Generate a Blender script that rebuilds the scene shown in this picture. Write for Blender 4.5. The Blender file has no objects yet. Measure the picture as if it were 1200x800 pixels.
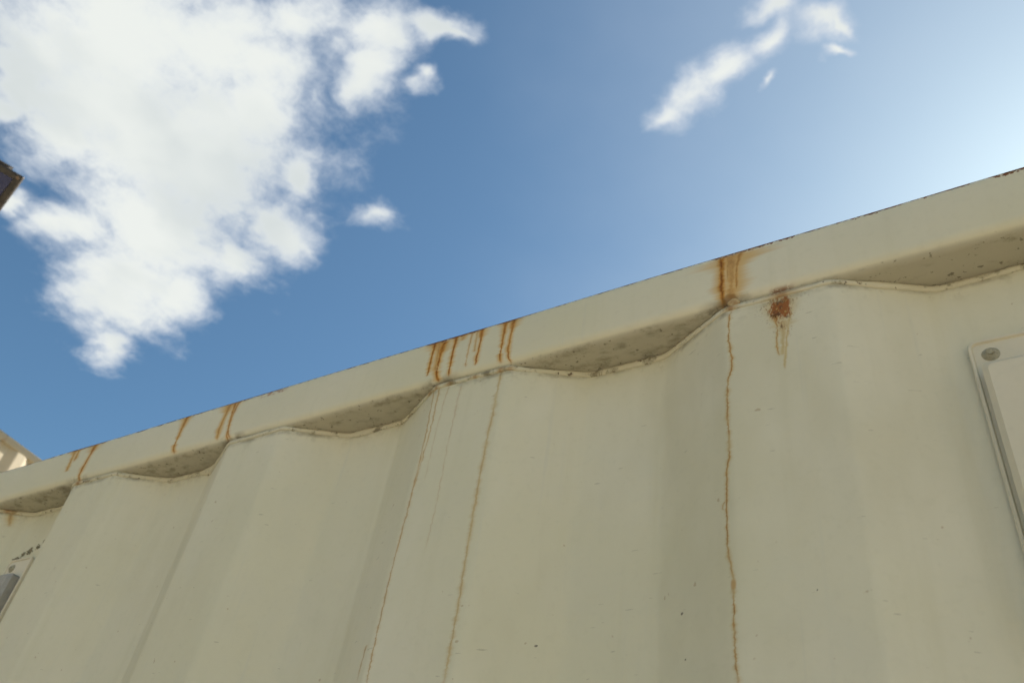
import bpy, bmesh, math, random
from mathutils import Vector, Matrix, noise
random.seed(7)
S = bpy.context.scene
C = S.collection
R = math.radians
H = 2.591                      # container height

# ------------------------------------------------------------------ camera
FL, ROLL, PITCH, YAW = 985.48, 0.18136, 0.69877, -0.65498
CAM = Vector((0.9926, -0.4634, H - 0.5250))
cy, sy, cp, sp = math.cos(YAW), math.sin(YAW), math.cos(PITCH), math.sin(PITCH)
fwd = Vector((sy * cp, cy * cp, sp)); rt = Vector((cy, -sy, 0)); up = rt.cross(fwd)
Rv = math.cos(ROLL) * rt + math.sin(ROLL) * up
Uv = Rv.cross(fwd)
cam = bpy.data.cameras.new('camera')
cam.sensor_width = 36; cam.lens = 36 * FL / 1200
cam.clip_start = 0.01; cam.clip_end = 3000
cam.dof.use_dof = True; cam.dof.focus_distance = 0.72; cam.dof.aperture_fstop = 13.0
co = bpy.data.objects.new('camera', cam); C.objects.link(co)
co.matrix_world = Matrix(((Rv.x, Uv.x, -fwd.x, CAM.x), (Rv.y, Uv.y, -fwd.y, CAM.y), (Rv.z, Uv.z, -fwd.z, CAM.z), (0, 0, 0, 1)))
S.camera = co
S.cycles.use_adaptive_sampling = True; S.cycles.adaptive_threshold = 0.03; S.cycles.adaptive_min_samples = 16
S.cycles.max_bounces = 5; S.cycles.diffuse_bounces = 2; S.cycles.glossy_bounces = 2

# ------------------------------------------------------------------ node helpers
class NT:
    def __init__(s, tree): s.t = tree; s.n = tree.nodes; s.l = tree.links
    def new(s, typ, **kw):
        n = s.n.new(typ)
        for k, v in kw.items(): setattr(n, k, v)
        return n
    def put(s, sock, v):
        if hasattr(v, 'is_output'): s.l.new(v, sock)
        else: sock.default_value = v
    def m(s, op, a, b=None, c=None, clamp=False):
        n = s.new('ShaderNodeMath', operation=op, use_clamp=clamp)
        s.put(n.inputs[0], a)
        if b is not None: s.put(n.inputs[1], b)
        if c is not None: s.put(n.inputs[2], c)
        return n.outputs[0]
    def v(s, op, a, b=None, out=0):
        n = s.new('ShaderNodeVectorMath', operation=op)
        s.put(n.inputs[0], a)
        if b is not None: s.put(n.inputs[1], b)
        return n.outputs[out]
    def scale(s, a, k):
        n = s.new('ShaderNodeVectorMath', operation='SCALE'); s.put(n.inputs[0], a); s.put(n.inputs['Scale'], k); return n.outputs[0]
    def sep(s, a):
        n = s.new('ShaderNodeSeparateXYZ'); s.put(n.inputs[0], a); return n.outputs
    def comb(s, x, y, z=0.0):
        n = s.new('ShaderNodeCombineXYZ'); s.put(n.inputs[0], x); s.put(n.inputs[1], y); s.put(n.inputs[2], z); return n.outputs[0]
    def noise(s, vec, scale, detail=3, rough=.5, color=False, dist=0):
        n = s.new('ShaderNodeTexNoise'); s.put(n.inputs['Vector'], vec)
        n.inputs['Scale'].default_value = scale; n.inputs['Detail'].default_value = detail
        n.inputs['Roughness'].default_value = rough; n.inputs['Distortion'].default_value = dist
        return n.outputs['Color' if color else 'Fac']
    def voro(s, vec, scale, out='Distance'):
        n = s.new('ShaderNodeTexVoronoi'); s.put(n.inputs['Vector'], vec); n.inputs['Scale'].default_value = scale
        return n.outputs[out]
    def ss(s, v, a, b, c=0., d=1.):   # smoothstep from a..b to c..d
        n = s.new('ShaderNodeMapRange', interpolation_type='SMOOTHSTEP')
        s.put(n.inputs['Value'], v); s.put(n.inputs['From Min'], a); s.put(n.inputs['From Max'], b)
        s.put(n.inputs['To Min'], c); s.put(n.inputs['To Max'], d)
        return n.outputs[0]
    def mix(s, f, a, b, blend='MIX'):
        n = s.new('ShaderNodeMix', data_type='RGBA', blend_type=blend)
        s.put(n.inputs[0], f); s.put(n.inputs[6], a); s.put(n.inputs[7], b)
        return n.outputs[2]
def col(r, g, b): return (r, g, b, 1.0)

# ------------------------------------------------------------------ sky and sun
SUN_EL, SUN_AZ = R(38.0), R(15.0)       # azimuth from +Y towards +X
W = bpy.data.worlds.new('World'); S.world = W; W.use_nodes = True
W.cycles.sampling_method = 'MANUAL'; W.cycles.sample_map_resolution = 512
w = NT(W.node_tree); w.n.clear()
sky = w.new('ShaderNodeTexSky', sky_type='NISHITA')
sky.sun_disc = False; sky.sun_elevation = SUN_EL; sky.sun_rotation = SUN_AZ
sky.air_density = 1.0; sky.dust_density = 1.05; sky.ozone_density = 1.3; sky.altitude = 0
CLOUDS = [
    (3.521, 4.331, 2.384, -3.03, 6.169, -3.99, 1.4),
    (5.244, 5.532, 2.806, -3.765, 7.665, -4.958, 1.15),
    (6.935, 9.787, 5.717, -4.689, 9.548, -6.176, 1.15),
    (3.384, 5.075, 1.704, -3.447, 4.567, -4.977, 1.4),
    (3.755, 8.379, 1.882, -7.33, 5.979, -8.944, 1.4),
    (4.233, 7.326, 0.995, -5.476, 4.327, -7.417, 1.15),
    (3.496, 6.503, 1.062, -4.387, 3.366, -6.48, 1.4),
    (6.179, 9.35, 0.737, -9.823, 7.738, -13.435, 1.15),
    (5.313, 6.534, 3.597, -2.641, 6.276, -6.78, 1.4),
    (6.274, 4.308, 5.469, -0.355, 13.253, -8.301, 1.15),
    (9.46, 11.905, 6.624, -4.591, 11.585, -14.264, 1.15),
    (10.393, 14.666, 8.567, -9.256, 20.957, -19.944, 1.15),
    (8.506, 8.049, 3.8, -5.364, 11.066, -7.593, 1.15),
    (10.679, 9.716, 4.455, -7.313, 14.708, -8.961, 1.15),
    (6.777, 13.901, -0.629, -14.538, 8.121, -11.215, 1.15),
    (11.009, 10.225, 2.0, -21.401, 30.635, -21.819, 1.15),
    (17.871, 19.841, 1.326, -54.571, 59.179, -49.038, 1.15),
    (13.13, 18.859, 1.024, -12.629, 10.922, -12.092, 1.15),
    (42.542, 30.522, 11.098, -19.395, 40.047, -27.584, 1.15),
    (7.053, 6.886, 3.323, -4.901, 10.3, -7.637, 1.15),
    (20.164, 9.204, 12.328, -1.214, 17.161, -9.043, 1.15),
    (27.615, 16.729, 32.591, 0.587, 50.412, -14.454, 1.15),
    (8.172, 13.239, 1.44, -8.45, 6.44, -12.706, 1.15),
    (16.074, 10.818, 5.929, -9.679, 30.049, -25.409, 0.92),
    (14.331, 22.0, 13.257, -9.298, 19.544, -14.49, 1.15),
    (7.565, 11.263, 6.713, -5.045, 10.431, -7.227, 1.15),
    (5.53, 11.824, -0.329, -11.341, 6.129, -9.343, 0.62),
    (14.965, 6.136, 8.365, -1.315, 12.972, -5.932, 0.6),
    (10.953, 11.468, 2.182, -11.359, 15.017, -12.271, 0.6),
    (3.209, 4.513, 1.414, -3.053, 4.046, -4.522, 1.15),
    (7.565, 10.353, 5.974, -5.402, 11.469, -8.835, 1.15),
    (7.763, 10.593, 6.105, -6.017, 13.623, -12.964, 1.15),
    (9.486, 7.538, 9.427, -0.113, 18.068, -12.158, 0.9),
    (14.931, -2.879, 5.246, 7.944, 23.43, -12.27, 0.92),
    (18.103, -4.519, 6.002, 10.455, 27.466, -14.042, 0.92),
    (29.942, -8.197, 8.755, 15.043, 39.896, -20.203, 1.05),
    (21.281, 5.44, 2.526, -7.177, 29.857, -20.289, 0.92),
    (25.166, 8.465, -1.224, -23.074, 45.973, -26.682, 1.05),
    (20.202, 4.248, -0.822, -13.252, 34.75, -20.602, 1.08),
    (39.843, 26.492, -13.257, -72.192, 67.402, -42.636, 1.15),
    (40.275, 11.107, -3.941, -54.627, 110.994, -71.086, 1.15),
    (100.173, 32.135, -6.14, -19.427, 40.168, -27.83, 0.7),
]

tc = w.new('ShaderNodeTexCoord').outputs['Generated']
dx, dy, dz = w.sep(tc)
zc = w.m('MAXIMUM', dz, 0.06)
u0 = w.m('DIVIDE', dx, zc); v0 = w.m('DIVIDE', dy, zc)
uv = w.comb(u0, v0, 1.0)                # flat cloud layer seen from below
wa = w.v('SUBTRACT', w.noise(uv, 5.0, 3, .6, True), (.5, .5, .5))
wb = w.v('SUBTRACT', w.noise(uv, 24.0, 3, .62, True), (.5, .5, .5))
warp = w.v('ADD', w.scale(wa, .12), w.scale(wb, .03))
wx, wy, _ = w.sep(warp)
p = w.v('ADD', uv, w.comb(wx, wy, 0.0))
field = None
for b in CLOUDS:
    a1 = w.v('DOT_PRODUCT', p, b[0:3], 'Value'); a2 = w.v('DOT_PRODUCT', p, b[3:6], 'Value')
    r2 = w.m('MULTIPLY_ADD', a2, a2, w.m('MULTIPLY', a1, a1))
    f = w.m('SUBTRACT', b[6], w.m('SQRT', r2))
    field = f if field is None else w.m('SMOOTH_MAX', field, f, 0.25)
fb = w.noise(w.v('ADD', uv, w.scale(warp, .6)), 7.0, 8, .68)
# scattered clouds everywhere away from this patch of sky
far = w.v('LENGTH', w.v('SUBTRACT', uv, (-0.75, 0.62, 1.0)), out='Value')
gen = w.m('SUBTRACT', w.m('MULTIPLY', w.noise(uv, 1.3, 4, .6, dist=.3), 3.2), 1.75)
gen = w.m('SUBTRACT', gen, w.ss(far, 1.0, 2.0, 2.0, 0.0))
field = w.m('MAXIMUM', field, gen)
dens = w.m('ADD', field, w.m('MULTIPLY', w.m('SUBTRACT', fb, .5), 2.4))
alpha = w.m('POWER', w.ss(dens, -0.30, 0.80), 1.15)
alpha = w.m('MULTIPLY', alpha, w.ss(dz, 0.03, 0.15))
body = w.ss(dens, 0.2, 1.1)
mott = w.noise(p, 3.2, 3, .5)
cc = w.mix(body, col(.66, .72, .80), col(.86, .89, .85))
cc = w.mix(w.m('MULTIPLY', w.ss(mott, .44, .66, 0., .55), body), cc, col(.56, .62, .64))
CLOUD_LUM = 8.3
cc = w.scale(cc, CLOUD_LUM)
skc = w.mix(1.0, sky.outputs[0], col(.72, .99, 1.05), 'MULTIPLY')
veil = w.m('MULTIPLY', w.ss(w.m('ADD', w.m('ADD', u0, w.m('MULTIPLY', w.m('SUBTRACT', v0, .7), .5)), w.m('MULTIPLY', w.noise(uv, 2.2, 4, .6), .5)), -.45, .50), .36)
veil = w.m('MULTIPLY', veil, w.ss(dz, .0, .2))
skc = w.mix(veil, skc, col(5.7, 6.3, 7.0))
fin = w.mix(w.m('MULTIPLY', alpha, .97), skc, cc)
bg = w.new('ShaderNodeBackground'); w.put(bg.inputs[0], fin); bg.inputs[1].default_value = 0.062
out = w.new('ShaderNodeOutputWorld'); w.l.new(bg.outputs[0], out.inputs[0])

sun = bpy.data.lights.new('sun', 'SUN'); sun.energy = 5.0; sun.angle = R(.53); sun.color = (1, .94, .85)
so = bpy.data.objects.new('sun', sun); C.objects.link(so)
sd = Vector((math.sin(SUN_AZ) * math.cos(SUN_EL), math.cos(SUN_AZ) * math.cos(SUN_EL), math.sin(SUN_EL)))
so.rotation_euler = sd.to_track_quat('Z', 'Y').to_euler(); so.location = (0, 0, 20)
S.view_settings.view_transform = 'Standard'; S.view_settings.look = 'None'
S.view_settings.exposure = 0.98; S.view_settings.gamma = 1.0

# ------------------------------------------------------------------ materials
def mat(name):
    m_ = bpy.data.materials.new(name); m_.use_nodes = True
    k = NT(m_.node_tree); b = k.n['Principled BSDF']
    return m_, k, b
# measured run-off streaks on the container: (points x, z below the roof line), half widths, rust, stain
RAIL_RUNS = [
    ([(0.5439, -0.0031), (0.5446, -0.0474)], 0.00316, 0.00125, 1, 1),
    ([(0.5586, -0.0089), (0.5545, -0.0261), (0.5588, -0.0566)], 0.0031, 0.0017, 1, 1),
    ([(0.5486, -0.0057), (0.554, -0.0449)], 0.00392, 0.00191, 0.35, 1),
    ([(0.5704, -0.0028), (0.5694, -0.0168), (0.5709, -0.0539)], 0.00268, 0.0014, 1, 0.8),
    ([(0.5903, -0.0029), (0.5876, -0.0278), (0.5891, -0.0491)], 0.0015, 0.00073, 0.45, 0.4),
    ([(0.5984, -0.0045), (0.5999, -0.0317), (0.5997, -0.0502)], 0.00213, 0.00117, 0.95, 0.8),
    ([(0.5932, -0.0027), (0.5954, -0.0334)], 0.00187, 0.00091, 0.35, 0.6),
    ([(0.6266, -0.001), (0.6256, -0.0232), (0.6273, -0.0544)], 0.0027, 0.0013, 0.9, 0.9),
    ([(0.6361, -0.0022), (0.6338, -0.028), (0.6376, -0.0565)], 0.00266, 0.00129, 0.85, 0.9),
    ([(-0.036, -0.0024), (-0.0291, -0.039)], 0.00523, 0.00172, 0.45, 1),
    ([(-0.0266, -0.0004), (-0.024, -0.0272)], 0.0045, 0.00172, 0.6, 1),
    ([(0.0092, -0.0005), (0.0067, -0.0349), (0.0096, -0.0591)], 0.00419, 0.00216, 0.9, 0.8),
    ([(0.0236, -0.0011), (0.021, -0.0071)], 0.00414, 0.00166, 0.7, 0.8),
    ([(0.1825, -0.0019), (0.1816, -0.0263), (0.1858, -0.0557)], 0.00373, 0.00169, 0.75, 1),
    ([(0.2586, -0.0004), (0.2543, -0.0223), (0.2573, -0.0544)], 0.00467, 0.00197, 0.45, 1),
    ([(0.2632, -0.0041), (0.2673, -0.0313), (0.2743, -0.0582)], 0.00265, 0.00129, 0.8, 0.8),
    ([(0.2806, -0.0002), (0.2683, -0.0198), (0.2775, -0.0567)], 0.00261, 0.00116, 0.7, 0.5),
    ([(0.8342, -0.0077), (0.8336, -0.0341), (0.8337, -0.0604)], 0.00179, 0.00263, 0.95, 1),
    ([(0.85, -0.0073), (0.8466, -0.0218), (0.8451, -0.0461)], 0.00242, 0.00118, 0.55, 1),
    ([(0.8421, -0.008), (0.8407, -0.0556)], 0.00476, 0.00327, 0.42, 1),
    ([(0.8456, -0.0095), (0.8428, -0.0518)], 0.00608, 0.00392, 0.0, 1),
    ([(0.8393, -0.0068), (0.8385, -0.036)], 0.00171, 0.001, 0.4, 0.6),
    ([(1.0464, -0.0022), (1.0434, -0.0084)], 0.00202, 0.00101, 0.5, 0.5),
    ([(0.579, -0.0057), (0.577, -0.0148)], 0.00474, 0.00189, 0.3, 0.9),
]
WALL_RUNS = [
    ([(0.5489, -0.0567), (0.5567, -0.1076), (0.5592, -0.1743), (0.5583, -0.2407), (0.5584, -0.2864), (0.5604, -0.3344)], 0.00105, 0.00087, 0.55, 0.3),
    ([(0.5579, -0.0612), (0.5616, -0.1041), (0.5606, -0.1447), (0.5592, -0.1743)], 0.00094, 0.00071, 0.5, 0.3),
    ([(0.5469, -0.3038), (0.5456, -0.3165), (0.5448, -0.332)], 0.00091, 0.0009, 0.55, 0.3),
    ([(0.6278, -0.0621), (0.6277, -0.102), (0.6272, -0.1503), (0.6275, -0.1985), (0.6286, -0.2463), (0.6294, -0.296), (0.6295, -0.338)], 0.0013, 0.00092, 0.34, 0.62),
    ([(0.5856, -0.0689), (0.5859, -0.1326), (0.5884, -0.1917), (0.5877, -0.2299)], 0.001, 0.00049, 0.25, 0.15),
    ([(0.5714, -0.065), (0.5688, -0.1105), (0.5701, -0.1638)], 0.00093, 0.00053, 0.22, 0.1),
    ([(0.8386, -0.0668), (0.8364, -0.0942), (0.8377, -0.1171), (0.8347, -0.1323), (0.8332, -0.1586), (0.8339, -0.1809), (0.8308, -0.2137), (0.83, -0.2391), (0.8299, -0.2634), (0.8328, -0.2888), (0.8324, -0.3164), (0.8351, -0.3488)], 0.00091, 0.00072, 0.8, 0.7),
    ([(0.8281, -0.2359), (0.8269, -0.2329), (0.8297, -0.2295)], 0.00067, 0.00068, 0.4, 0.4),
    ([(0.8715, -0.0802), (0.8724, -0.0951), (0.8718, -0.1056), (0.8727, -0.1197)], 0.00135, 0.00047, 0.7, 0.8),
    ([(0.8842, -0.0795), (0.8814, -0.0922), (0.8783, -0.1094), (0.876, -0.1325)], 0.00108, 0.00046, 0.3, 0.9),
    ([(0.8779, -0.0885), (0.8751, -0.1204)], 0.00181, 0.00088, 0.2, 0.9),
    ([(-0.1666, -0.0575), (-0.1557, -0.0852)], 0.00387, 0.00287, 0.5, 0.8),
]

def coords(k, off):
    return k.v('ADD', k.new('ShaderNodeTexCoord').outputs['Object'], off)

def run_masks(k, x, z, runs, seed):
    """two masks: brown core and yellow halo of rust runs; x,z are sockets in metres"""
    core = halo = None
    nz = k.sep(k.noise(k.comb(seed, seed * .7, z), 150, 4, .72, True))
    for i, (pts, w0, w1, c, h) in enumerate(runs):
        zt, zb = pts[0][1], pts[-1][1]
        if zb > zt: zt, zb = zb, zt; pts = pts[::-1]
        L = zt - zb
        t = k.m('DIVIDE', k.m('SUBTRACT', zt, z), L)
        xs = [q[0] for q in pts]; lo, hi = min(xs), max(xs); D = max(hi - lo, 1e-4)
        fc = k.new('ShaderNodeFloatCurve'); cv = fc.mapping.curves[0]
        P_ = [((zt - q[1]) / L, (q[0] - lo) / D) for q in pts]
        cv.points[0].location = P_[0]; cv.points[1].location = P_[-1]
        for q in P_[1:-1]: cv.points.new(*q)
        for q in cv.points: q.handle_type = 'AUTO'
        fc.mapping.update()
        k.put(fc.inputs['Value'], k.m('MULTIPLY', t, 1.0, clamp=True))
        cxn = k.m('MULTIPLY_ADD', fc.outputs[0], D, lo)
        wob = k.m('MULTIPLY', k.m('SUBTRACT', nz[i % 3], .5), .0052 if L > .08 else .0040)
        d = k.m('ABSOLUTE', k.m('SUBTRACT', x, k.m('ADD', cxn, wob)))
        wv = k.m('MULTIPLY', k.ss(t, 0.0, .38, w0 * (1.55 if L < .08 else 1.0), w1), k.m('MAXIMUM', .22, k.m('MULTIPLY_ADD', nz[(i + 1) % 3], 3.4, -.75)))
        ends = k.m('MULTIPLY', k.ss(t, -.02, .02), k.ss(t, .70 if L < .03 else .95, 1.05, 1.0, 0.0))
        q = k.m('DIVIDE', d, wv)
        ab = k.v('MULTIPLY', k.comb(k.ss(q, .35, 1.45, c, 0.0), k.ss(q, .5, 4.2, h, 0.0), k.ss(q, .0, .75, c, 0.0)), k.comb(ends, ends, ends))
        core = ab if core is None else k.v('MAXIMUM', core, ab)
        if i % 2: z = k.m('ADD', z, k.v('DOT_PRODUCT', core, (1e-9, 0, 0), 'Value'))   # keeps the node order serial
    core, halo, dark = k.sep(core)
    return core, halo, dark

BASE = (.73, .668, .495)
def paint(name, kind, off=(0, 0, 0), base=BASE):
    m_, k, b = mat(name)
    P3 = coords(k, off); x, y, z = k.sep(P3)
    big = k.noise(P3, 2.6, 4, .55); mid = k.noise(P3, 17, 4, .6)
    c = k.mix(k.ss(big, .35, .68), col(*base), col(base[0] * .93, base[1] * .935, base[2] * .87))
    c = k.mix(k.ss(mid, .45, .75, 0, .30), c, col(base[0] * .90, base[1] * .91, base[2] * .92))
    fine = k.noise(P3, 160, 2, .6)
    c = k.mix(k.ss(fine, .5, .8, 0, .18), c, col(base[0] * .8, base[1] * .8, base[2] * .74))
    if kind in ('wall', 'rail', 'back'):   # faint vertical wash marks
        st = k.noise(k.v('MULTIPLY', P3, (60, 60, 2.2)), 1.0, 3, .6)
        c = k.mix(k.ss(st, .52, .82, 0, .30), c, col(base[0] * .83, base[1] * .82, base[2] * .72))
        st2 = k.noise(k.v('MULTIPLY', P3, (150, 150, 5)), 1.0, 2, .5)
        c = k.mix(k.ss(st2, .62, .8, 0, .25), c, col(.60, .57, .46))
    if kind == 'wall':
        dust = k.noise(k.v('MULTIPLY', P3, (1, 1, .45)), 6.5, 4, .68)
        c = k.mix(k.ss(dust, .50, .72, 0, .40), c, col(base[0] * .80, base[1] * .78, base[2] * .68))
        c = k.mix(k.ss(dust, .46, .30, 0, .30), c, col(.78, .72, .56))
        dsh = k.ss(k.noise(k.v('MULTIPLY', P3, (1, 1, 7)), 62, 2, .5), .745, .77)
        c = k.mix(k.m('MULTIPLY', dsh, .35), c, col(.25, .20, .12))
        rsp = k.ss(k.noise(P3, 135, 2, .5), .745, .785)
        c = k.mix(k.m('MULTIPLY', rsp, .42), c, col(.35, .20, .07))
    # pin-prick specks of dirt
    sc = 55 if kind in ('wall', 'rail') else 70
    pw = k.v('ADD', P3, k.scale(k.noise(P3, 90, 2, .5, True), .012))
    vd = k.voro(pw, sc); vc = k.sep(k.voro(pw, sc, 'Color'))
    keep = k.ss(vc[0], .72, .76) if kind != 'under' else k.ss(vc[0], .6, .65)
    rad = k.m('MULTIPLY', k.m('POWER', vc[1], 2.5), .11 if kind != 'under' else .2)
    sp_ = k.m('MULTIPLY', k.m('LESS_THAN', vd, rad), keep)
    c = k.mix(k.m('MULTIPLY', sp_, .75), c, col(.075, .055, .03))
    rough = .56; bh = k.m('ADD', k.m('MULTIPLY', mid, .35), k.m('MULTIPLY', fine, .12))
    rmask = None
    if kind == 'wall':
        core, halo, dark = run_masks(k, x, z, WALL_RUNS, 3.1)
        fade = k.ss(k.noise(k.v('MULTIPLY', P3, (1, 1, 1)), 38, 4, .7), .34, .56, .35, 1.0)
        core = k.m('MULTIPLY', core, fade); dark = k.m('MULTIPLY', dark, fade)
        # rust burst under the rail
        ex = k.m('DIVIDE', k.m('SUBTRACT', x, .8765), k.ss(z, -.092, -.068, .0060, .0115)); ez = k.m('DIVIDE', k.m('ADD', z, .0770), .0155)
        wn = k.noise(k.v('MULTIPLY', P3, (1, 1, .45)), 190, 4, .8)
        rr = k.m('SQRT', k.m('MULTIPLY_ADD', ex, ex, k.m('MULTIPLY', ez, ez)))
        v_ = k.m('ADD', k.m('SUBTRACT', 1.24, rr), k.m('MULTIPLY', k.m('SUBTRACT', wn, .5), 3.0))
        burst = k.m('MULTIPLY', k.ss(v_, .15, .65), k.ss(rr, .95, 1.55, 1, 0))
        # scattered flecks round the burst
        fl = k.m('MULTIPLY', k.ss(k.noise(P3, 620, 2, .5), .62, .70), k.ss(rr, 1.0, 2.4, .8, 0))
        burst = k.m('MAXIMUM', burst, fl)
        halo = k.m('MAXIMUM', halo, k.ss(rr, .7, 1.7, .75, 0))
        # knob on the long run
        e2 = k.v('LENGTH', k.v('MULTIPLY', k.v('SUBTRACT', P3, (.8329, .003, -.2888)), (1, 0, .55)), out='Value')
        core = k.m('MAXIMUM', core, k.ss(e2, .0012, .0026, .6, 0))
        c = k.mix(k.m('MULTIPLY', halo, .6), c, col(.54, .38, .12))
        c = k.mix(core, c, col(.50, .25, .06))
        c = k.mix(k.m('MULTIPLY', dark, k.ss(nz_ := k.noise(k.v('MULTIPLY', P3, (1, 1, .5)), 170, 3, .7), .45, .6, .6, .1)), c, col(.20, .09, .03))
        c = k.mix(k.m('MULTIPLY', burst, .92), c, k.mix(k.ss(k.noise(k.v('MULTIPLY', P3, (1, 1, .6)), 300, 3, .7), .56, .68, 0, .8), k.mix(k.ss(k.noise(P3, 150, 2, .6), .5, .62), col(.29, .085, .018), col(.11, .032, .012)), col(.50, .34, .10)))
        # grime in the upper corner where each rib meets the rail
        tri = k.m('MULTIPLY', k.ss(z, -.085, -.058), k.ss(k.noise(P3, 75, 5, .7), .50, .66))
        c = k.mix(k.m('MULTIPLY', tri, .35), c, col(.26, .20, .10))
        bead_shade = k.m('MULTIPLY', k.ss(z, -.0705, -.0655), k.ss(k.noise(k.v('MULTIPLY', P3, (1, 1, 1)), 28, 4, .7), .40, .68, .06, .60))  # shadow line under the bead, painted in as a patchy dark band
        c = k.mix(bead_shade, c, col(.17, .135, .075))
        rmask = k.m('MAXIMUM', core, burst)
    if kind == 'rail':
        core, halo, dark = run_masks(k, x, z, RAIL_RUNS, 8.3)
        gate = k.ss(y, .004, .012, 1, 0)
        core = k.m('MULTIPLY', core, gate); halo = k.m('MULTIPLY', halo, gate)
        ed = k.noise(k.v('MULTIPLY', P3, (1, .2, 1)), 55, 6, .75); ed2 = k.noise(P3, 330, 3, .6)
        # chipped, rusting upper corner
        th = k.m('ADD', .0036, k.m('MULTIPLY', k.ss(ed, .36, .66), .0030))
        for (a, b_, dep, s_) in EDGE_RUST:
            inside = k.m('MULTIPLY', k.ss(x, a - .006, a + .004), k.ss(x, b_ - .004, b_ + .006, 1, 0))
            th = k.m('MAXIMUM', th, k.m('MULTIPLY', inside, k.m('MULTIPLY_ADD', k.ss(ed2, .3, .72), dep * .6, .0048)))
        er = k.m('LESS_THAN', k.m('MULTIPLY', z, -1), k.m('MULTIPLY', th, k.m('ADD', .75, k.m('MULTIPLY', ed2, .5))))
        # red rash left of centre
        rs = k.m('MULTIPLY', k.m('MULTIPLY', k.ss(x, .300, .308), k.ss(x, .338, .348, 1, 0)),
                 k.m('MULTIPLY', k.ss(z, -.0125, -.009), k.ss(k.noise(P3, 190, 3, .7), .46, .56)))
        wash = None
        for (a, b_, dep) in WASH:
            q_ = k.m('MULTIPLY', k.m('MULTIPLY', k.ss(x, a - .004, a + .005), k.ss(x, b_ - .005, b_ + .004, 1, 0)), k.ss(z, -.004 - dep, -.004, 0, 1))
            wash = q_ if wash is None else k.m('MAXIMUM', wash, q_)
        brk = k.noise(k.v('MULTIPLY', P3, (1, 1, .35)), 230, 4, .65)
        wash = k.m('MULTIPLY', wash, k.ss(brk, .36, .62))
        c = k.mix(k.m('MULTIPLY', k.m('MAXIMUM', halo, k.m('MULTIPLY', wash, .8)), .8), c, col(.62, .37, .10))
        c = k.mix(k.m('MULTIPLY', core, k.ss(brk, .28, .5, .55, .95)), c, k.mix(k.ss(ed2, .35, .65), col(.46, .19, .03), col(.60, .29, .06)))
        c = k.mix(k.m('MULTIPLY', dark, k.ss(brk, .42, .60, .95, .25)), c, col(.20, .062, .014))
        c = k.mix(k.m('MULTIPLY', wash, k.ss(z, -.011, -.005, 0, .8)), c, col(.30, .105, .03))
        c = k.mix(k.m('MULTIPLY', rs, .85), c, col(.33, .11, .055))
        # sap-like pale knob and rust puddle at the foot of the widest run
        e2 = k.v('LENGTH', k.v('MULTIPLY', k.v('SUBTRACT', P3, (.8395, .002, -.056)), (1, .6, 1.1)), out='Value')
        c = k.mix(k.m('MULTIPLY', k.ss(k.m('ADD', e2, k.m('MULTIPLY', ed2, .003)), .0060, .0090, 1, 0), .65), c, col(.24, .115, .035))
        e3 = k.v('LENGTH', k.v('SUBTRACT', P3, (.8875, .003, -.0590)), out='Value')
        lipr = k.m('MULTIPLY', k.m('MULTIPLY', k.ss(x, .868, .874), k.ss(x, .880, .892, 1, 0)), k.ss(z, -.0585, -.0545, 1, 0))
        c = k.mix(k.m('MULTIPLY', lipr, k.ss(ed2, .35, .5)), c, col(.24, .09, .03))
        c = k.mix(er, c, k.mix(k.ss(ed2, .4, .62), col(.085, .03, .022), col(.24, .10, .045)))
        # underside shade deepened by an even dark tint, plus soot-like grime in blotches
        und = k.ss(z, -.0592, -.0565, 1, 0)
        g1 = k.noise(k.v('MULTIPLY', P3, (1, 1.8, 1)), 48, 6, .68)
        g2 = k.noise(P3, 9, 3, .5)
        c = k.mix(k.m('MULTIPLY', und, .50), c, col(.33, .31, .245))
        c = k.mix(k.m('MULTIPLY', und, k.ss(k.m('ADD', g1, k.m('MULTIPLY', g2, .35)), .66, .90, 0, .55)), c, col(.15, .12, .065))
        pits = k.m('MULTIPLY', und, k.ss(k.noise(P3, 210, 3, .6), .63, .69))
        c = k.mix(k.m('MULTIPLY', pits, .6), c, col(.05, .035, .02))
        # grime spots where the ribs come forward
        tx = k.m('FRACT', k.m('ADD', k.m('DIVIDE', x, .278), 20.485))
        spot = k.m('MULTIPLY', k.ss(k.m('ABSOLUTE', k.m('SUBTRACT', tx, .5)), .02, .10, 1, 0), k.ss(z, -.060, -.050, 1, 0))
        spot = k.m('MULTIPLY', spot, k.ss(g1, .38, .58))
        c = k.mix(k.m('MULTIPLY', spot, .8), c, col(.115, .085, .045))
        # scuffs
        sc_ = k.ss(k.noise(k.v('MULTIPLY', P3, (1, 1, 2.6)), 70, 4, .7), .71, .74)
        c = k.mix(k.m('MULTIPLY', sc_, .45), c, col(.14, .095, .055))
        rmask = k.m('MAXIMUM', core, er)
    if kind == 'bead':
        g1 = k.noise(P3, 60, 5, .7); g2 = k.noise(P3, 150, 3, .6)
        c = k.mix(k.ss(g1, .52, .66, 0, .8), c, col(.16, .125, .065))
        c = k.mix(k.ss(g2, .64, .70, 0, .9), c, col(.10, .06, .03))
        core, halo, dark = run_masks(k, x, z, BEAD_RUNS, 5.0)
        c = k.mix(k.m('MULTIPLY', halo, .6), c, col(.42, .27, .10))
        c = k.mix(k.m('MULTIPLY', core, .7), c, col(.30, .13, .04))
    if kind == 'back':
        core, halo = None, None
        ed = k.noise(P3, 7, 5, .7)
        c = k.mix(k.m('MULTIPLY', k.ss(ed, .60, .68), .5), c, col(.28, .15, .07))
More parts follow.
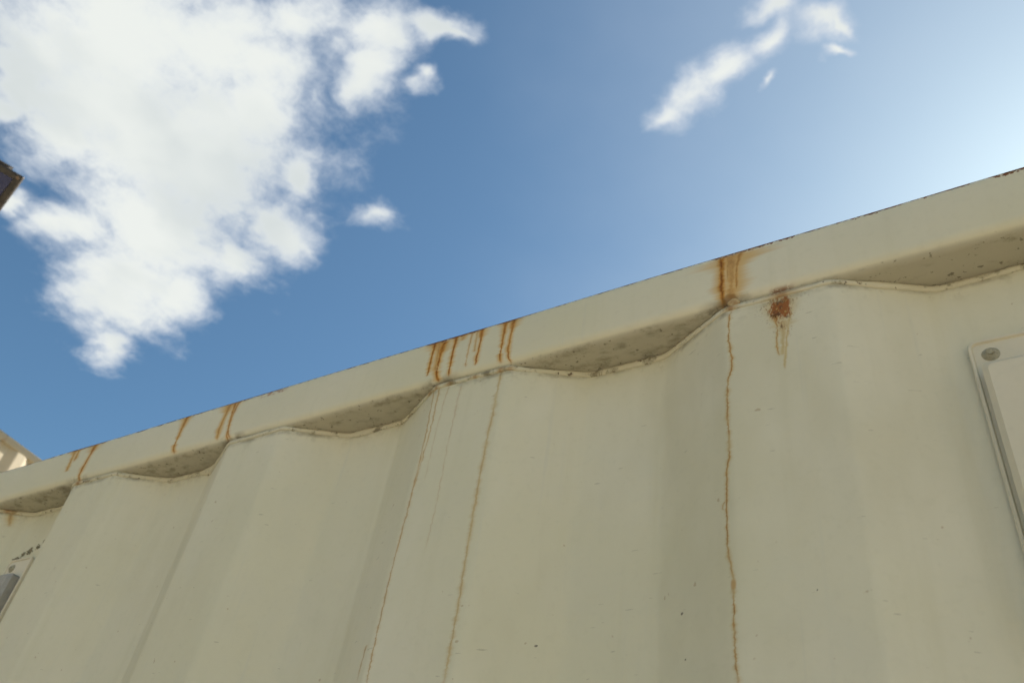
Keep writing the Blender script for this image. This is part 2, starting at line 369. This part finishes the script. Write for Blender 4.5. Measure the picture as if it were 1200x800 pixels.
    if rmask is not None:
        k.put(b.inputs['Roughness'], k.m('MULTIPLY_ADD', rmask, .4, rough))
        bh = k.m('ADD', bh, k.m('MULTIPLY', rmask, k.m('MULTIPLY', k.noise(P3, 500, 2, .6), .25)))
    else: b.inputs['Roughness'].default_value = rough
    k.put(b.inputs['Base Color'], c)
    bp = k.new('ShaderNodeBump'); bp.inputs['Distance'].default_value = .0016; bp.inputs['Strength'].default_value = .5
    k.put(bp.inputs['Height'], bh); k.l.new(bp.outputs[0], b.inputs['Normal'])
    b.inputs['Specular IOR Level'].default_value = .18
    return m_
WASH = [(.535, .600, .013), (.618, .645, .010), (-.045, .028, .008), (.252, .285, .008), (.826, .870, .012), (1.035, 1.06, .006)]
EDGE_RUST = [(.53, .60, .0065, 1), (.612, .64, .005, 1), (-.045, .03, .004, 1), (.15, .30, .003, 1), (.30, .345, .004, 1),
             (.825, .895, .0055, 1), (.935, .965, .0065, 1), (.985, 1.02, .004, 1), (1.03, 1.06, .008, 1)]
BEAD_RUNS = [([(.5445, -.050), (.5455, -.075)], .0025, .002, .5, 1), ([(.556, -.050), (.557, -.075)], .002, .002, .6, .9),
             ([(.571, -.050), (.571, -.075)], .002, .002, .5, .8), ([(.600, -.050), (.600, -.075)], .002, .002, .5, .8),
             ([(.6273, -.050), (.6278, -.075)], .0022, .002, .6, 1), ([(.6376, -.050), (.6376, -.075)], .002, .002, .4, .8),
             ([(.8387, -.050), (.8386, -.078)], .004, .0025, .8, 1), ([(.878, -.050), (.878, -.085)], .006, .006, .7, 1),
             ([(.0096, -.050), (.0096, -.078)], .003, .003, .8, 1), ([(-.166, -.050), (-.166, -.078)], .005, .005, .6, 1)]

def simple(name, c0, c1, scale, rough=.6, bump=.3, metal=0):
    m_, k, b = mat(name)
    P3 = k.new('ShaderNodeTexCoord').outputs['Object']
    n = k.noise(P3, scale, 6, .65)
    k.put(b.inputs['Base Color'], k.mix(k.ss(n, .38, .66), col(*c0), col(*c1)))
    b.inputs['Roughness'].default_value = rough; b.inputs['Metallic'].default_value = metal
    bp = k.new('ShaderNodeBump'); bp.inputs['Distance'].default_value = .004; bp.inputs['Strength'].default_value = bump
    k.put(bp.inputs['Height'], n); k.l.new(bp.outputs[0], b.inputs['Normal'])
    return m_

# ------------------------------------------------------------------ mesh helpers
def tag(o, label=None, cat=None, kind=None, group=None):
    if label: o['label'] = label
    if cat: o['category'] = cat
    if kind: o['kind'] = kind
    if group: o['group'] = group
    return o
def empty(name, loc, rz=0):
    o = bpy.data.objects.new(name, None); C.objects.link(o); o.location = loc; o.rotation_euler.z = rz
    o.empty_display_size = .3; return o
def link(name, verts, faces, material, parent=None, smooth=False):
    me = bpy.data.meshes.new(name); me.from_pydata(verts, [], faces); me.materials.append(material)
    bm = bmesh.new(); bm.from_mesh(me); bmesh.ops.recalc_face_normals(bm, faces=bm.faces); bm.to_mesh(me); bm.free()
    if smooth:
        for p_ in me.polygons: p_.use_smooth = True
    o = bpy.data.objects.new(name, me); C.objects.link(o); o.parent = parent
    return o
class MB:
    def __init__(s): s.v = []; s.f = []
    def add(s, v, f):
        n = len(s.v); s.v += v; s.f += [tuple(i + n for i in q) for q in f]; return s
    def box(s, a, b):
        x0, y0, z0 = a; x1, y1, z1 = b
        return s.add([(x0, y0, z0), (x1, y0, z0), (x1, y1, z0), (x0, y1, z0), (x0, y0, z1), (x1, y0, z1), (x1, y1, z1), (x0, y1, z1)],
                     [(0, 3, 2, 1), (4, 5, 6, 7), (0, 1, 5, 4), (1, 2, 6, 5), (2, 3, 7, 6), (3, 0, 4, 7)])
    def cyl(s, a, b, r, n=12, r2=None):
        a = Vector(a); b = Vector(b); d = (b - a).normalized(); r2 = r if r2 is None else r2
        u = d.orthogonal().normalized(); v = d.cross(u)
        vs = [tuple(a + r * (math.cos(t) * u + math.sin(t) * v)) for t in (2 * math.pi * i / n for i in range(n))]
        vs += [tuple(b + r2 * (math.cos(t) * u + math.sin(t) * v)) for t in (2 * math.pi * i / n for i in range(n))]
        fs = [(i, (i + 1) % n, n + (i + 1) % n, n + i) for i in range(n)] + [tuple(range(n))[::-1], tuple(range(n, 2 * n))]
        return s.add(vs, fs)
    def build(s, name, material, parent=None, bevel=0, off=(0, 0, 0), smooth=False, seg=3):
        vs = [(a - off[0], b - off[1], c - off[2]) for a, b, c in s.v]
        o = link(name, vs, s.f, material, parent, smooth)
        if bevel:
            bm = bmesh.new(); bm.from_mesh(o.data)
            bmesh.ops.bevel(bm, geom=bm.edges[:] + bm.verts[:], offset=bevel, segments=seg, profile=.5, affect='EDGES')
            bm.to_mesh(o.data); bm.free()
            for p_ in o.data.polygons: p_.use_smooth = True
            o.data.set_sharp_from_angle(angle=R(40))
        return o

PITCHM, WO, SL, Y0, Y1 = .278, .080, .064, .005, .0395
def profile(x):
    t = x % PITCHM
    if t < WO: return Y0
    if t < WO + SL: return Y0 + (Y1 - Y0) * (t - WO) / SL
    if t < PITCHM - SL: return Y1
    return Y1 - (Y1 - Y0) * (t - (PITCHM - SL)) / SL
def soft_profile(x, r=.0035):
    return sum(profile(x + r * (j / 4)) for j in range(-4, 5)) / 9
def xs_range(a, b, fine):
    """sample positions: dense round the bends, sparse on the flats"""
    out = {a, b}; k0 = math.floor(a / PITCHM) - 1
    bends = [0, WO, WO + SL, PITCHM - SL]
    offs = [-.007, -.0038, -.0018, 0, .0018, .0038, .007] if fine else [-.006, .006]
    while k0 * PITCHM < b + PITCHM:
        for q in bends:
            for d in offs:
                x = k0 * PITCHM + q + d
                if a < x < b: out.add(round(x, 5))
        if fine:
            for q in (.027, .053, .10, .124, .170, .188, .234, .258):
                x = k0 * PITCHM + q
                if a < x < b: out.add(round(x, 5))
        k0 += 1
    return sorted(out)
def sheet(xs, zs, fy, place):
    vs = [place(x, fy(x, z), z) for z in zs for x in xs]; n = len(xs)
    fs = [(j * n + i, j * n + i + 1, (j + 1) * n + i + 1, (j + 1) * n + i) for j in range(len(zs) - 1) for i in range(n - 1)]
    return vs, fs
def solid(o, t):
    m_ = o.modifiers.new('thickness', 'SOLIDIFY'); m_.thickness = t; m_.offset = 0
    return o

def rail_section(r=.0095, n=6, s=.060):
    pts = []
    for cx_, cz_, a0 in ((s - r, -r, 0), (r, -r, 90), (r, -s + r, 180), (s - r, -s + r, 270)):
        for j in range(n + 1):
            a = R(a0 + 90 * j / n); pts.append((cx_ + r * math.cos(a), cz_ + r * math.sin(a)))
    return pts
def extrude_rail(xs, place, wav=0.0):
    sec = rail_section(); n = len(sec); vs = []; fs = []
    for x in xs:
        for (y, z) in sec:
            dy_ = wav * noise.noise(Vector((x * 6, z * 12, 3.3))); dz_ = wav * .7 * noise.noise(Vector((x * 9, y * 10, 9.1))) * (1 if z < -.03 else .25)
            vs.append(place(x, y + dy_, z + dz_))
    for i in range(len(xs) - 1):
        for j in range(n):
            fs.append((i * n + j, i * n + (j + 1) % n, (i + 1) * n + (j + 1) % n, (i + 1) * n + j))
    fs += [tuple(range(n)), tuple(range((len(xs) - 1) * n, len(xs) * n))[::-1]]
    return vs, fs

M = {}
def container(name, label, x0, x1, loc, rz, mats, detail, origin_z=0.0, group=None):
    """ISO box: long sides along x, front side plane y=0, back y=2.438, height H. loc = position of its centre of base"""
    Wd = 2.438; cx = (x0 + x1) / 2; off = (cx, Wd / 2, 0)
    root = tag(empty(name, loc, rz), label, 'shipping container', group=group)
    def F(x, y, z): return (x - off[0], y - off[1], z - off[2])
    def Bk(x, y, z): return (x - off[0], Wd - y - off[1], z - off[2])
    px0, px1 = x0 + .16, x1 - .16
    # long rails
    for side in (F, Bk):
        rich = detail and side is F
        xs = [px0 + (px1 - px0) * i / (900 if rich else 4) for i in range((900 if rich else 4) + 1)]
        v_, f_ = extrude_rail(xs, lambda x, y, z: side(x, y, z + H), .0011 if rich else 0)
        o = link('top_rail', v_, f_, mats['rail'], root, True)
        if rich: tag(o, 'cream painted top rail with orange rust runs on its face')
        # side panel
        X = xs_range(px0, px1, rich)
        Z = ([.14, .4, .7, 1.0, 1.3, 1.5, 1.6, 1.7] + [1.7 + .0277 * i for i in range(1, 29)]+ [H - .075] + [H - .062, H - .0602, H - .0595, H - .0585]) if rich else [.14, 1.3, H - .0585]
        def fy(x, z):
            if not rich: return profile(x)
            zz = z - H
            q = soft_profile(x)
            # shallow knocks and oil-canning of the thin sheet, fading out at the welded top
            fade = min(1, max(0, (-.062 - zz) / .12))
            q += fade * (.0022 * noise.noise(Vector((x * 3.1, zz * 2.0, 1.7))) + .0016 * noise.noise(Vector((x * 11, zz * 6, 5.2))))
            return q
        v_, f_ = sheet(X, Z, fy, side)
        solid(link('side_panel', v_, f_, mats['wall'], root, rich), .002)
        MB().box((px0, .004, .005), (px1, .048, .155)).build('bottom_rail', mats['plain'], root, .004, off) if side is F else \
            MB().box((px0, Wd - .048, .005), (px1, Wd - .004, .155)).build('bottom_rail', mats['plain'], root, .004, off)
    # blind end with deep corrugation
    n_end = 9
    ys = sorted({.16 + (Wd - .32) * i / (n_end * 4) for i in range(n_end * 4 + 1)})
    def fe(i):
        return [0, 0, .045, .045][i % 4]
    vs = []; 
    for z in (.14, H - .10):
        for i, y in enumerate(ys): vs.append((x0 + .012 + fe(i) - off[0], y - off[1], z))
    n = len(ys); solid(link('end_panel', vs, [(i, i + 1, n + i + 1, n + i) for i in range(n - 1)], mats['wall2'], root), .002)
    MB().box((x0 + .01, .16, H - .115), (x0 + .08, Wd - .16, H - .002)).build('end_header', mats['plain'], root, .004, off)
    MB().box((x0 + .01, .16, .005), (x0 + .08, Wd - .16, .16)).build('end_sill', mats['plain'], root, .004, off)
    MB().box((x1 - .08, .16, H - .115), (x1 - .01, Wd - .16, H - .002)).build('door_header', mats['plain'], root, .004, off)
    MB().box((x1 - .08, .16, .005), (x1 - .01, Wd - .16, .16)).build('door_sill', mats['plain'], root, .004, off)
    # doors
    for a, b_ in ((.163, Wd / 2 - .004), (Wd / 2 + .004, Wd - .163)):
        d = MB().box((x1 - .062, a, .165), (x1 - .018, b_, H - .12))
        for q in range(5):
            z0 = .30 + q * .43
            d.box((x1 - .0175, a + .10, z0), (x1 - .004, b_ - .10, z0 + .25))
        dr = d.build('door', mats['plain'], root, 0, off)
        for t in (.22, .78):
            yy = a + (b_ - a) * t
            lr = MB().cyl((x1 + .012, yy, .08), (x1 + .012, yy, H - .05), .017, 10)
            for zz in (.25, 1.0, 1.9, H - .2): lr.box((x1 - .003, yy - .04, zz), (x1 + .006, yy + .04, zz + .06))
            ro = lr.build('lock_rod', mats['steel'], dr, 0, off)
    # posts and castings
    for ex in (0, 1):
        for ey in (0, 1):
            xa = x0 if ex == 0 else x1 - .16; ya = 0 if ey == 0 else Wd - .16
            MB().box((xa + .003, ya + .003, .118), (xa + .157, ya + .157, H - .118)).build('corner_post', mats['plain'], root, .012, off)
            for z0 in (0, H - .118 + .006):
                c = MB()
                c.box((xa - .002, ya - .002, z0 + .0005), (xa + .162, ya + .162, z0 + .1175))
                yo = ya - .004 if ey == 0 else ya + .164
                c.box((xa + .045, min(yo, ya + .08), z0 + .033), (xa + .115, max(yo, ya + .08), z0 + .085))
                c.build('corner_casting', mats['plain'], root, .006, off)
    # roof sheet with shallow pressed ribs
    vs = []; xs = [x0 + .08]; zz = [H - .012]
    nr = 14; stp = (x1 - x0 - .36) / nr
    for i in range(nr):
        a = x0 + .18 + i * stp
        xs += [a, a + .02, a + stp - .09, a + stp - .07]; zz += [H - .012, H - .004, H - .004, H - .012]
    xs.append(x1 - .08); zz.append(H - .012)
    for y in (.055, Wd - .055):
        vs += [(xx - off[0], y - off[1], z_) for xx, z_ in zip(xs, zz)]
    n = len(xs); solid(link('roof_sheet', vs, [(i, i + 1, n + i + 1, n + i) for i in range(n - 1)], mats['plain'], root), .002)
    MB().box((x0 + .09, .05, .10), (x1 - .09, Wd - .05, .14)).build('floor_deck', mats['plain'], root, 0, off)
    return root, off

X0, X1 = -4.46, 1.598
o1 = ((X0 + X1) / 2, 2.438 / 2, -H)
M['steel'] = simple('galvanised steel', (.32, .32, .30), (.20, .19, .17), 30, .5, .3, .6)
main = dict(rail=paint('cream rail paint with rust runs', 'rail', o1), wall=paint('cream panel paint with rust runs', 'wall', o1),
            wall2=paint('cream end paint', 'back'), plain=paint('cream frame paint', 'back'), steel=M['steel'])
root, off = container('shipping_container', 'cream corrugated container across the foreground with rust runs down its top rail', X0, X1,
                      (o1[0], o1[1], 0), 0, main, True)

# ---- bead of sealant where the corrugated sheet meets the underside of the rail
def bead():
    mb = MB(); xs = []; x = X0 + .17
    while x < X1 - .17:
        xs.append(x); x += .0035 if -.5 < x < 1.6 else .02
    n = 8; vs = []; fs = []
    for i, x in enumerate(xs):
        yy = soft_profile(x, .004); t = (x % PITCHM)
        dydx = (soft_profile(x + .002, .009) - soft_profile(x - .002, .009)) / .004
        N = Vector((dydx, -1, 0)).normalized()
        nz1 = noise.noise(Vector((x * 38, 1.3, 0))); nz2 = noise.noise(Vector((x * 130, 7.7, 0))); nz3 = noise.noise(Vector((x * 15, 3.1, 4)))
        inner = min(1, max(0, (yy - Y0) / (Y1 - Y0)))
        lump = max(0, noise.noise(Vector((x * 26, 11.0, 2))) + .25 * noise.noise(Vector((x * 170, 1.0, 2)))) ** 2
        r = .0021 + .0005 * nz1 + .0005 * nz2 + .0060 * lump * (.25 + inner)
        rz_ = r * (1.05 + .35 * inner)
        cz = H - .0608 - .0012 * inner + .0011 * nz3 + .0005 * nz1
        for j in range(n):
            a = 2 * math.pi * j / n
            q = Vector((x, yy - .0008, cz)) + N * (r * math.cos(a)) + Vector((0, 0, rz_ * math.sin(a) - .0009))
            vs.append((q.x - off[0], q.y - off[1], q.z))
    for i in range(len(xs) - 1):
        for j in range(n): fs.append((i * n + j, i * n + (j + 1) % n, (i + 1) * n + (j + 1) % n, (i + 1) * n + j))
    o = link('sealant_bead', vs, fs, paint('painted sealant', 'bead', o1, tuple(q * .9 for q in BASE)), root, True)
    tag(o, 'lumpy painted bead of sealant zigzagging under the rail')
bead()
# blobby foot of the widest rust run hanging off the lower corner of the rail
def blob(name, c, r, m_):
    bm = bmesh.new(); bmesh.ops.create_icosphere(bm, subdivisions=3, radius=1)
    for v_ in bm.verts:
        q = v_.co * (1 + .16 * noise.noise(v_.co * 1.8 + Vector(c) * 50))
        v_.co = Vector((c[0] + q.x * r[0] - off[0], c[1] + q.y * r[1] - off[1], c[2] + q.z * r[2]))
    me = bpy.data.meshes.new(name); bm.to_mesh(me); bm.free(); me.materials.append(m_)
    for p_ in me.polygons: p_.use_smooth = True
    o = bpy.data.objects.new(name, me); C.objects.link(o); o.parent = root
    return o
RUSTY = simple('rust scab', (.52, .40, .21), (.40, .21, .07), 120, .7, .4)
tag(blob('sealant_lump', (.8415, .0036, H - .0545), (.0054, .0028, .0078), RUSTY), 'rust stained lump of old sealant at the foot of the widest rust run')

# ---- vents in two of the recesses
def rounded_rect(x0, x1, z0, z1, r, n=5):
    pts = []
    for cx_, cz_, a0 in ((x1 - r, z1 - r, 0), (x0 + r, z1 - r, 90), (x0 + r, z0 + r, 180), (x1 - r, z0 + r, 270)):
        for j in range(n + 1):
            a = R(a0 + 90 * j / n); pts.append((cx_ + r * math.cos(a), cz_ + r * math.sin(a)))
    return pts
def plate(name, rings, m_, parent):
    """lofted plate: rings = [(pts, y)], first ring at the back"""
    vs = []; fs = []; n = len(rings[0][0])
    for pts, y in rings: vs += [(a - off[0], y - off[1], b_) for a, b_ in pts]
    for i in range(len(rings) - 1):
        for j in range(n): fs.append((i * n + j, i * n + (j + 1) % n, (i + 1) * n + (j + 1) % n, (i + 1) * n + j))
    fs.append(tuple(range((len(rings) - 1) * n, len(rings) * n)))
    o = link(name, vs, fs, m_, parent); 
    for p_ in o.data.polygons: p_.use_smooth = True
    o.data.set_sharp_from_angle(angle=R(20)); return o
VENTP = paint('cream vent plastic', 'wall_plain', (0, 0, 0), (.73, .65, .49))
VENTG = simple('grey vent cover', (.40, .375, .32), (.33, .31, .27), 40, .6, .2)
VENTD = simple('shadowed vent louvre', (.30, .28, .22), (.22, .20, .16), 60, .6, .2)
DIRT = simple('dried dirt', (.40, .35, .23), (.50, .45, .32), 300, .9, .6)
def vent(xc, zt, lab, CP):
    hw = .0245; zb = zt - .23
    yb = Y1 - .002
    f = plate('vent', [(rounded_rect(xc - hw, xc + hw, zb, zt, .006), yb), (rounded_rect(xc - hw, xc + hw, zb, zt, .006), yb - .0035),
                       (rounded_rect(xc - hw + .0008, xc + hw - .0008, zb + .0008, zt - .0008, .0055), yb - .0045),
                       (rounded_rect(xc - hw + .0022, xc + hw - .0022, zb + .0022, zt - .0022, .0042), yb - .0045),
                       (rounded_rect(xc - hw + .0030, xc + hw - .0030, zb + .0030, zt - .0030, .0034), yb - .0028)], VENTP, root)
    tag(f, lab)
    a = .0052
    cov = plate('vent_cover', [(rounded_rect(xc - hw + a, xc + hw - a, zb + .026, zt - .026, .004), yb - .0026),
                         (rounded_rect(xc - hw + a, xc + hw - a, zb + .026, zt - .026, .004), yb - .0125),
                         (rounded_rect(xc - hw + a + .0035, xc + hw - a - .0035, zb + .030, zt - .030, .004), yb - .0165)], CP, f)
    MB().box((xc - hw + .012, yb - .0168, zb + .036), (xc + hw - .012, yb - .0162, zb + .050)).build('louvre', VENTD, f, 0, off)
    for zz in (zt - .0125, zb + .0125):
        xb = xc - hw + .0125
        m_ = MB().cyl((xb, yb - .0027, zz), (xb, yb - .0050, zz), .0056, 18, .0034).cyl((xb, yb - .0048, zz), (xb, yb - .0062, zz), .0022, 6)
        m_.build('bolt', DIRT, f, 0, off)
for i, (xc, zt) in enumerate(((1.0125, H - .1215), (-.0930, H - .1340))):
    vent(xc, zt, 'pale vent plate with a dirty bolt at the right edge' if i == 0 else 'pale vent plate half hidden behind a rib at the left edge', (VENTP, VENTG)[i])

# mud-dauber crust above the left vent
cr = MB()
for (cx_, cz_, n_, sd_) in ((-.118, -.137, 26, .0030), (-.106, -.131, 14, .0022), (-.094, -.128, 30, .0026), (-.080, -.124, 16, .0020), (-.071, -.117, 10, .0014)):
    for i in range(n_ * 2):
        xx = random.gauss(cx_, sd_); zz = H + random.gauss(cz_ + .006, sd_ * .7)
        r_ = random.uniform(.0003, .0010)
        cr.cyl((xx, Y1 + .0002, zz), (xx + random.uniform(-.001, .001), Y1 - r_ * 1.3 - .001, zz + random.uniform(-.001, .001)), r_ * 1.25, 6, r_ * .4)
o = cr.build('dirt_crust', simple('dark crust', (.27, .23, .15), (.38, .33, .22), 300, .95, .5), root, 0, off); tag(o, 'dark crumbly dirt above the left vent', kind='stuff')

# ------------------------------------------------------------------ ground
m_, k, b = mat('packed gravel yard')
P3 = k.new('ShaderNodeTexCoord').outputs['Object']
n1 = k.noise(P3, .35, 5, .6); n2 = k.noise(P3, 30, 5, .7); vv = k.voro(P3, 45)
c = k.mix(k.ss(n1, .35, .7), col(.56, .465, .33), col(.47, .395, .285))
c = k.mix(k.ss(n2, .4, .65, 0, .5), c, col(.50, .45, .35)); c = k.mix(k.ss(vv, .0, .5, .35, 0), c, col(.20, .18, .15))
k.put(b.inputs['Base Color'], c); b.inputs['Roughness'].default_value = .95
bp = k.new('ShaderNodeBump'); bp.inputs['Distance'].default_value = .02; k.put(bp.inputs['Height'], k.m('ADD', n2, vv)); k.l.new(bp.outputs[0], b.inputs['Normal'])
G = 900; vs = []; N = 60
for j in range(N + 1):
    for i in range(N + 1):
        a = (2 * i / N - 1); c_ = (2 * j / N - 1)
        x = G * a * abs(a) ** 1.5; y = G * c_ * abs(c_) ** 1.5
        dd = math.hypot(x, y)
        vs.append((x, y, -.002 + (.0 if dd < 14 else min(1, (dd - 14) / 60) * 1.2 * noise.noise(Vector((x * .01, y * .01, 0))))))
fs = [(j * (N + 1) + i, j * (N + 1) + i + 1, (j + 1) * (N + 1) + i + 1, (j + 1) * (N + 1) + i) for j in range(N) for i in range(N)]
tag(link('ground', vs, fs, m_, None, True), kind='structure')

# ------------------------------------------------------------------ stacked containers beyond the left end
BK = (.42, .36, .26)
bmats = dict(rail=paint('sun bleached cream paint', 'back', (0, 0, 0), BK)); bmats['wall'] = bmats['wall2'] = bmats['plain'] = bmats['rail']; bmats['steel'] = M['steel']
# its long side faces +x; near top corner measured at NC
az = R(-9.0); NC = Vector((-5.56, 1.91)) - .32 * Vector((math.sin(az), math.cos(az)))       # direction of the long side, from +Y towards +X
dirl = Vector((math.sin(az), math.cos(az))); nrm = Vector((dirl.y, -dirl.x))
L = 6.058; cen = NC + dirl * (L / 2) - nrm * (2.438 / 2)
rz = math.atan2(dirl.y, dirl.x)
GRP = 'stacked containers beyond the left end'
for i, zz in enumerate((0.0, H + .006)):
    container('shipping_container', ('distant sunlit cream container at the left edge, uppermost of its stack' if i else
              'distant cream container at the bottom of the stack, hidden behind the foreground container'),
              -L / 2, L / 2, (cen.x, cen.y, zz), rz, bmats, False, group=GRP)

# unseen stack added past the left edge to dim light on the ribs
cen2 = NC - dirl * (.35 + L / 2) - nrm * (2.438 / 2)
for i, zz in enumerate((0.0, H + .006)):
    container('shipping_container', ('upper cream container of an unseen stack added past the left edge to dim the light' if i else
              'lower cream container of an unseen stack added past the left edge to dim the light'),
              -L / 2, L / 2, (cen2.x, cen2.y, zz), rz, bmats, False, group='unseen containers added to dim the light')

# ------------------------------------------------------------------ floodlight on a tall pole, only its corner in view
DK = simple('weathered dark metal', (.035, .030, .025), (.065, .052, .040), 25, .55, .4, .3)
DKB = simple('worn edge metal', (.16, .10, .06), (.24, .17, .11), 60, .6, .3, .2)
LG, k, b = mat('dark blue glass'); b.inputs['Base Color'].default_value = col(.015, .02, .07); b.inputs['Roughness'].default_value = .15
PXT = Vector((-3.90, .57, 5.87))
def floodlight():
    # head frame: tip corner in view; e1 runs left along the top edge, e2 runs down-left along the lower edge
    e1 = (-Rv * .86 + Uv * .50).normalized(); e2 = (-Rv * .60 - Uv * .80).normalized()
    e2 = (e2 - e1 * (.02 * e2.dot(e1))).normalized()
    n_ = e1.cross(e2).normalized()
    if n_.dot(fwd) < 0: n_ = -n_           # housing extends away from the lit face
    base = Vector((PXT.x - .9, PXT.y - .55, 0))
    rt_ = tag(empty('floodlight', base), 'dark weathered metal lamp corner with a blue glint poking in at the left edge', 'floodlight')
    o_ = PXT - base
    def hexa(a0, a1, b0, b1, c0, c1):
        m = MB(); vs_ = [tuple(o_ + e1 * a + e2 * b_ + n_ * c_) for c_ in (c0, c1) for (a, b_) in ((a0, b0), (a1, b0), (a1, b1), (a0, b1))]
        m.add(vs_, [(0, 1, 2, 3), (4, 7, 6, 5), (0, 4, 5, 1), (1, 5, 6, 2), (2, 6, 7, 3), (3, 7, 4, 0)]); return m
    h = hexa(0, .42, 0, .34, 0, .03).build('housing', DK, rt_, .012)
    hexa(.045, .375, .045, .295, -.006, -.001).build('glass', LG, h, .002)
    for (a, b_) in ((.022, .022), (.022, .318), (.398, .022), (.398, .318)):
        q = o_ + e1 * a + e2 * b_; MB().cyl(tuple(q), tuple(q - n_ * .009), .010, 10).build('bolt', DKB, h)
    hexa(.13, .29, -.012, .352, .031, .075).build('cooling_fin', DK, h)
    # yoke hanging below, arm and pole
    cpt = o_ + e1 * .21 + e2 * .17 + n_ * .04
    y1 = MB().cyl(tuple(cpt), tuple(cpt + n_ * .16), .022, 12); y1.build('yoke', DK, rt_)
    top = Vector((0, 0, o_.z + .35)); armend = cpt + n_ * .15
    MB().cyl(tuple(armend), (0, 0, armend.z), .028, 12).build('arm', DK, rt_)
    MB().cyl((0, 0, 0), (0, 0, armend.z + .12), .075, 20, .045).build('pole', DK, rt_, smooth=False)
    MB().box((-.16, -.16, 0), (.16, .16, .02)).build('base_plate', DK, rt_, .003)
floodlight()
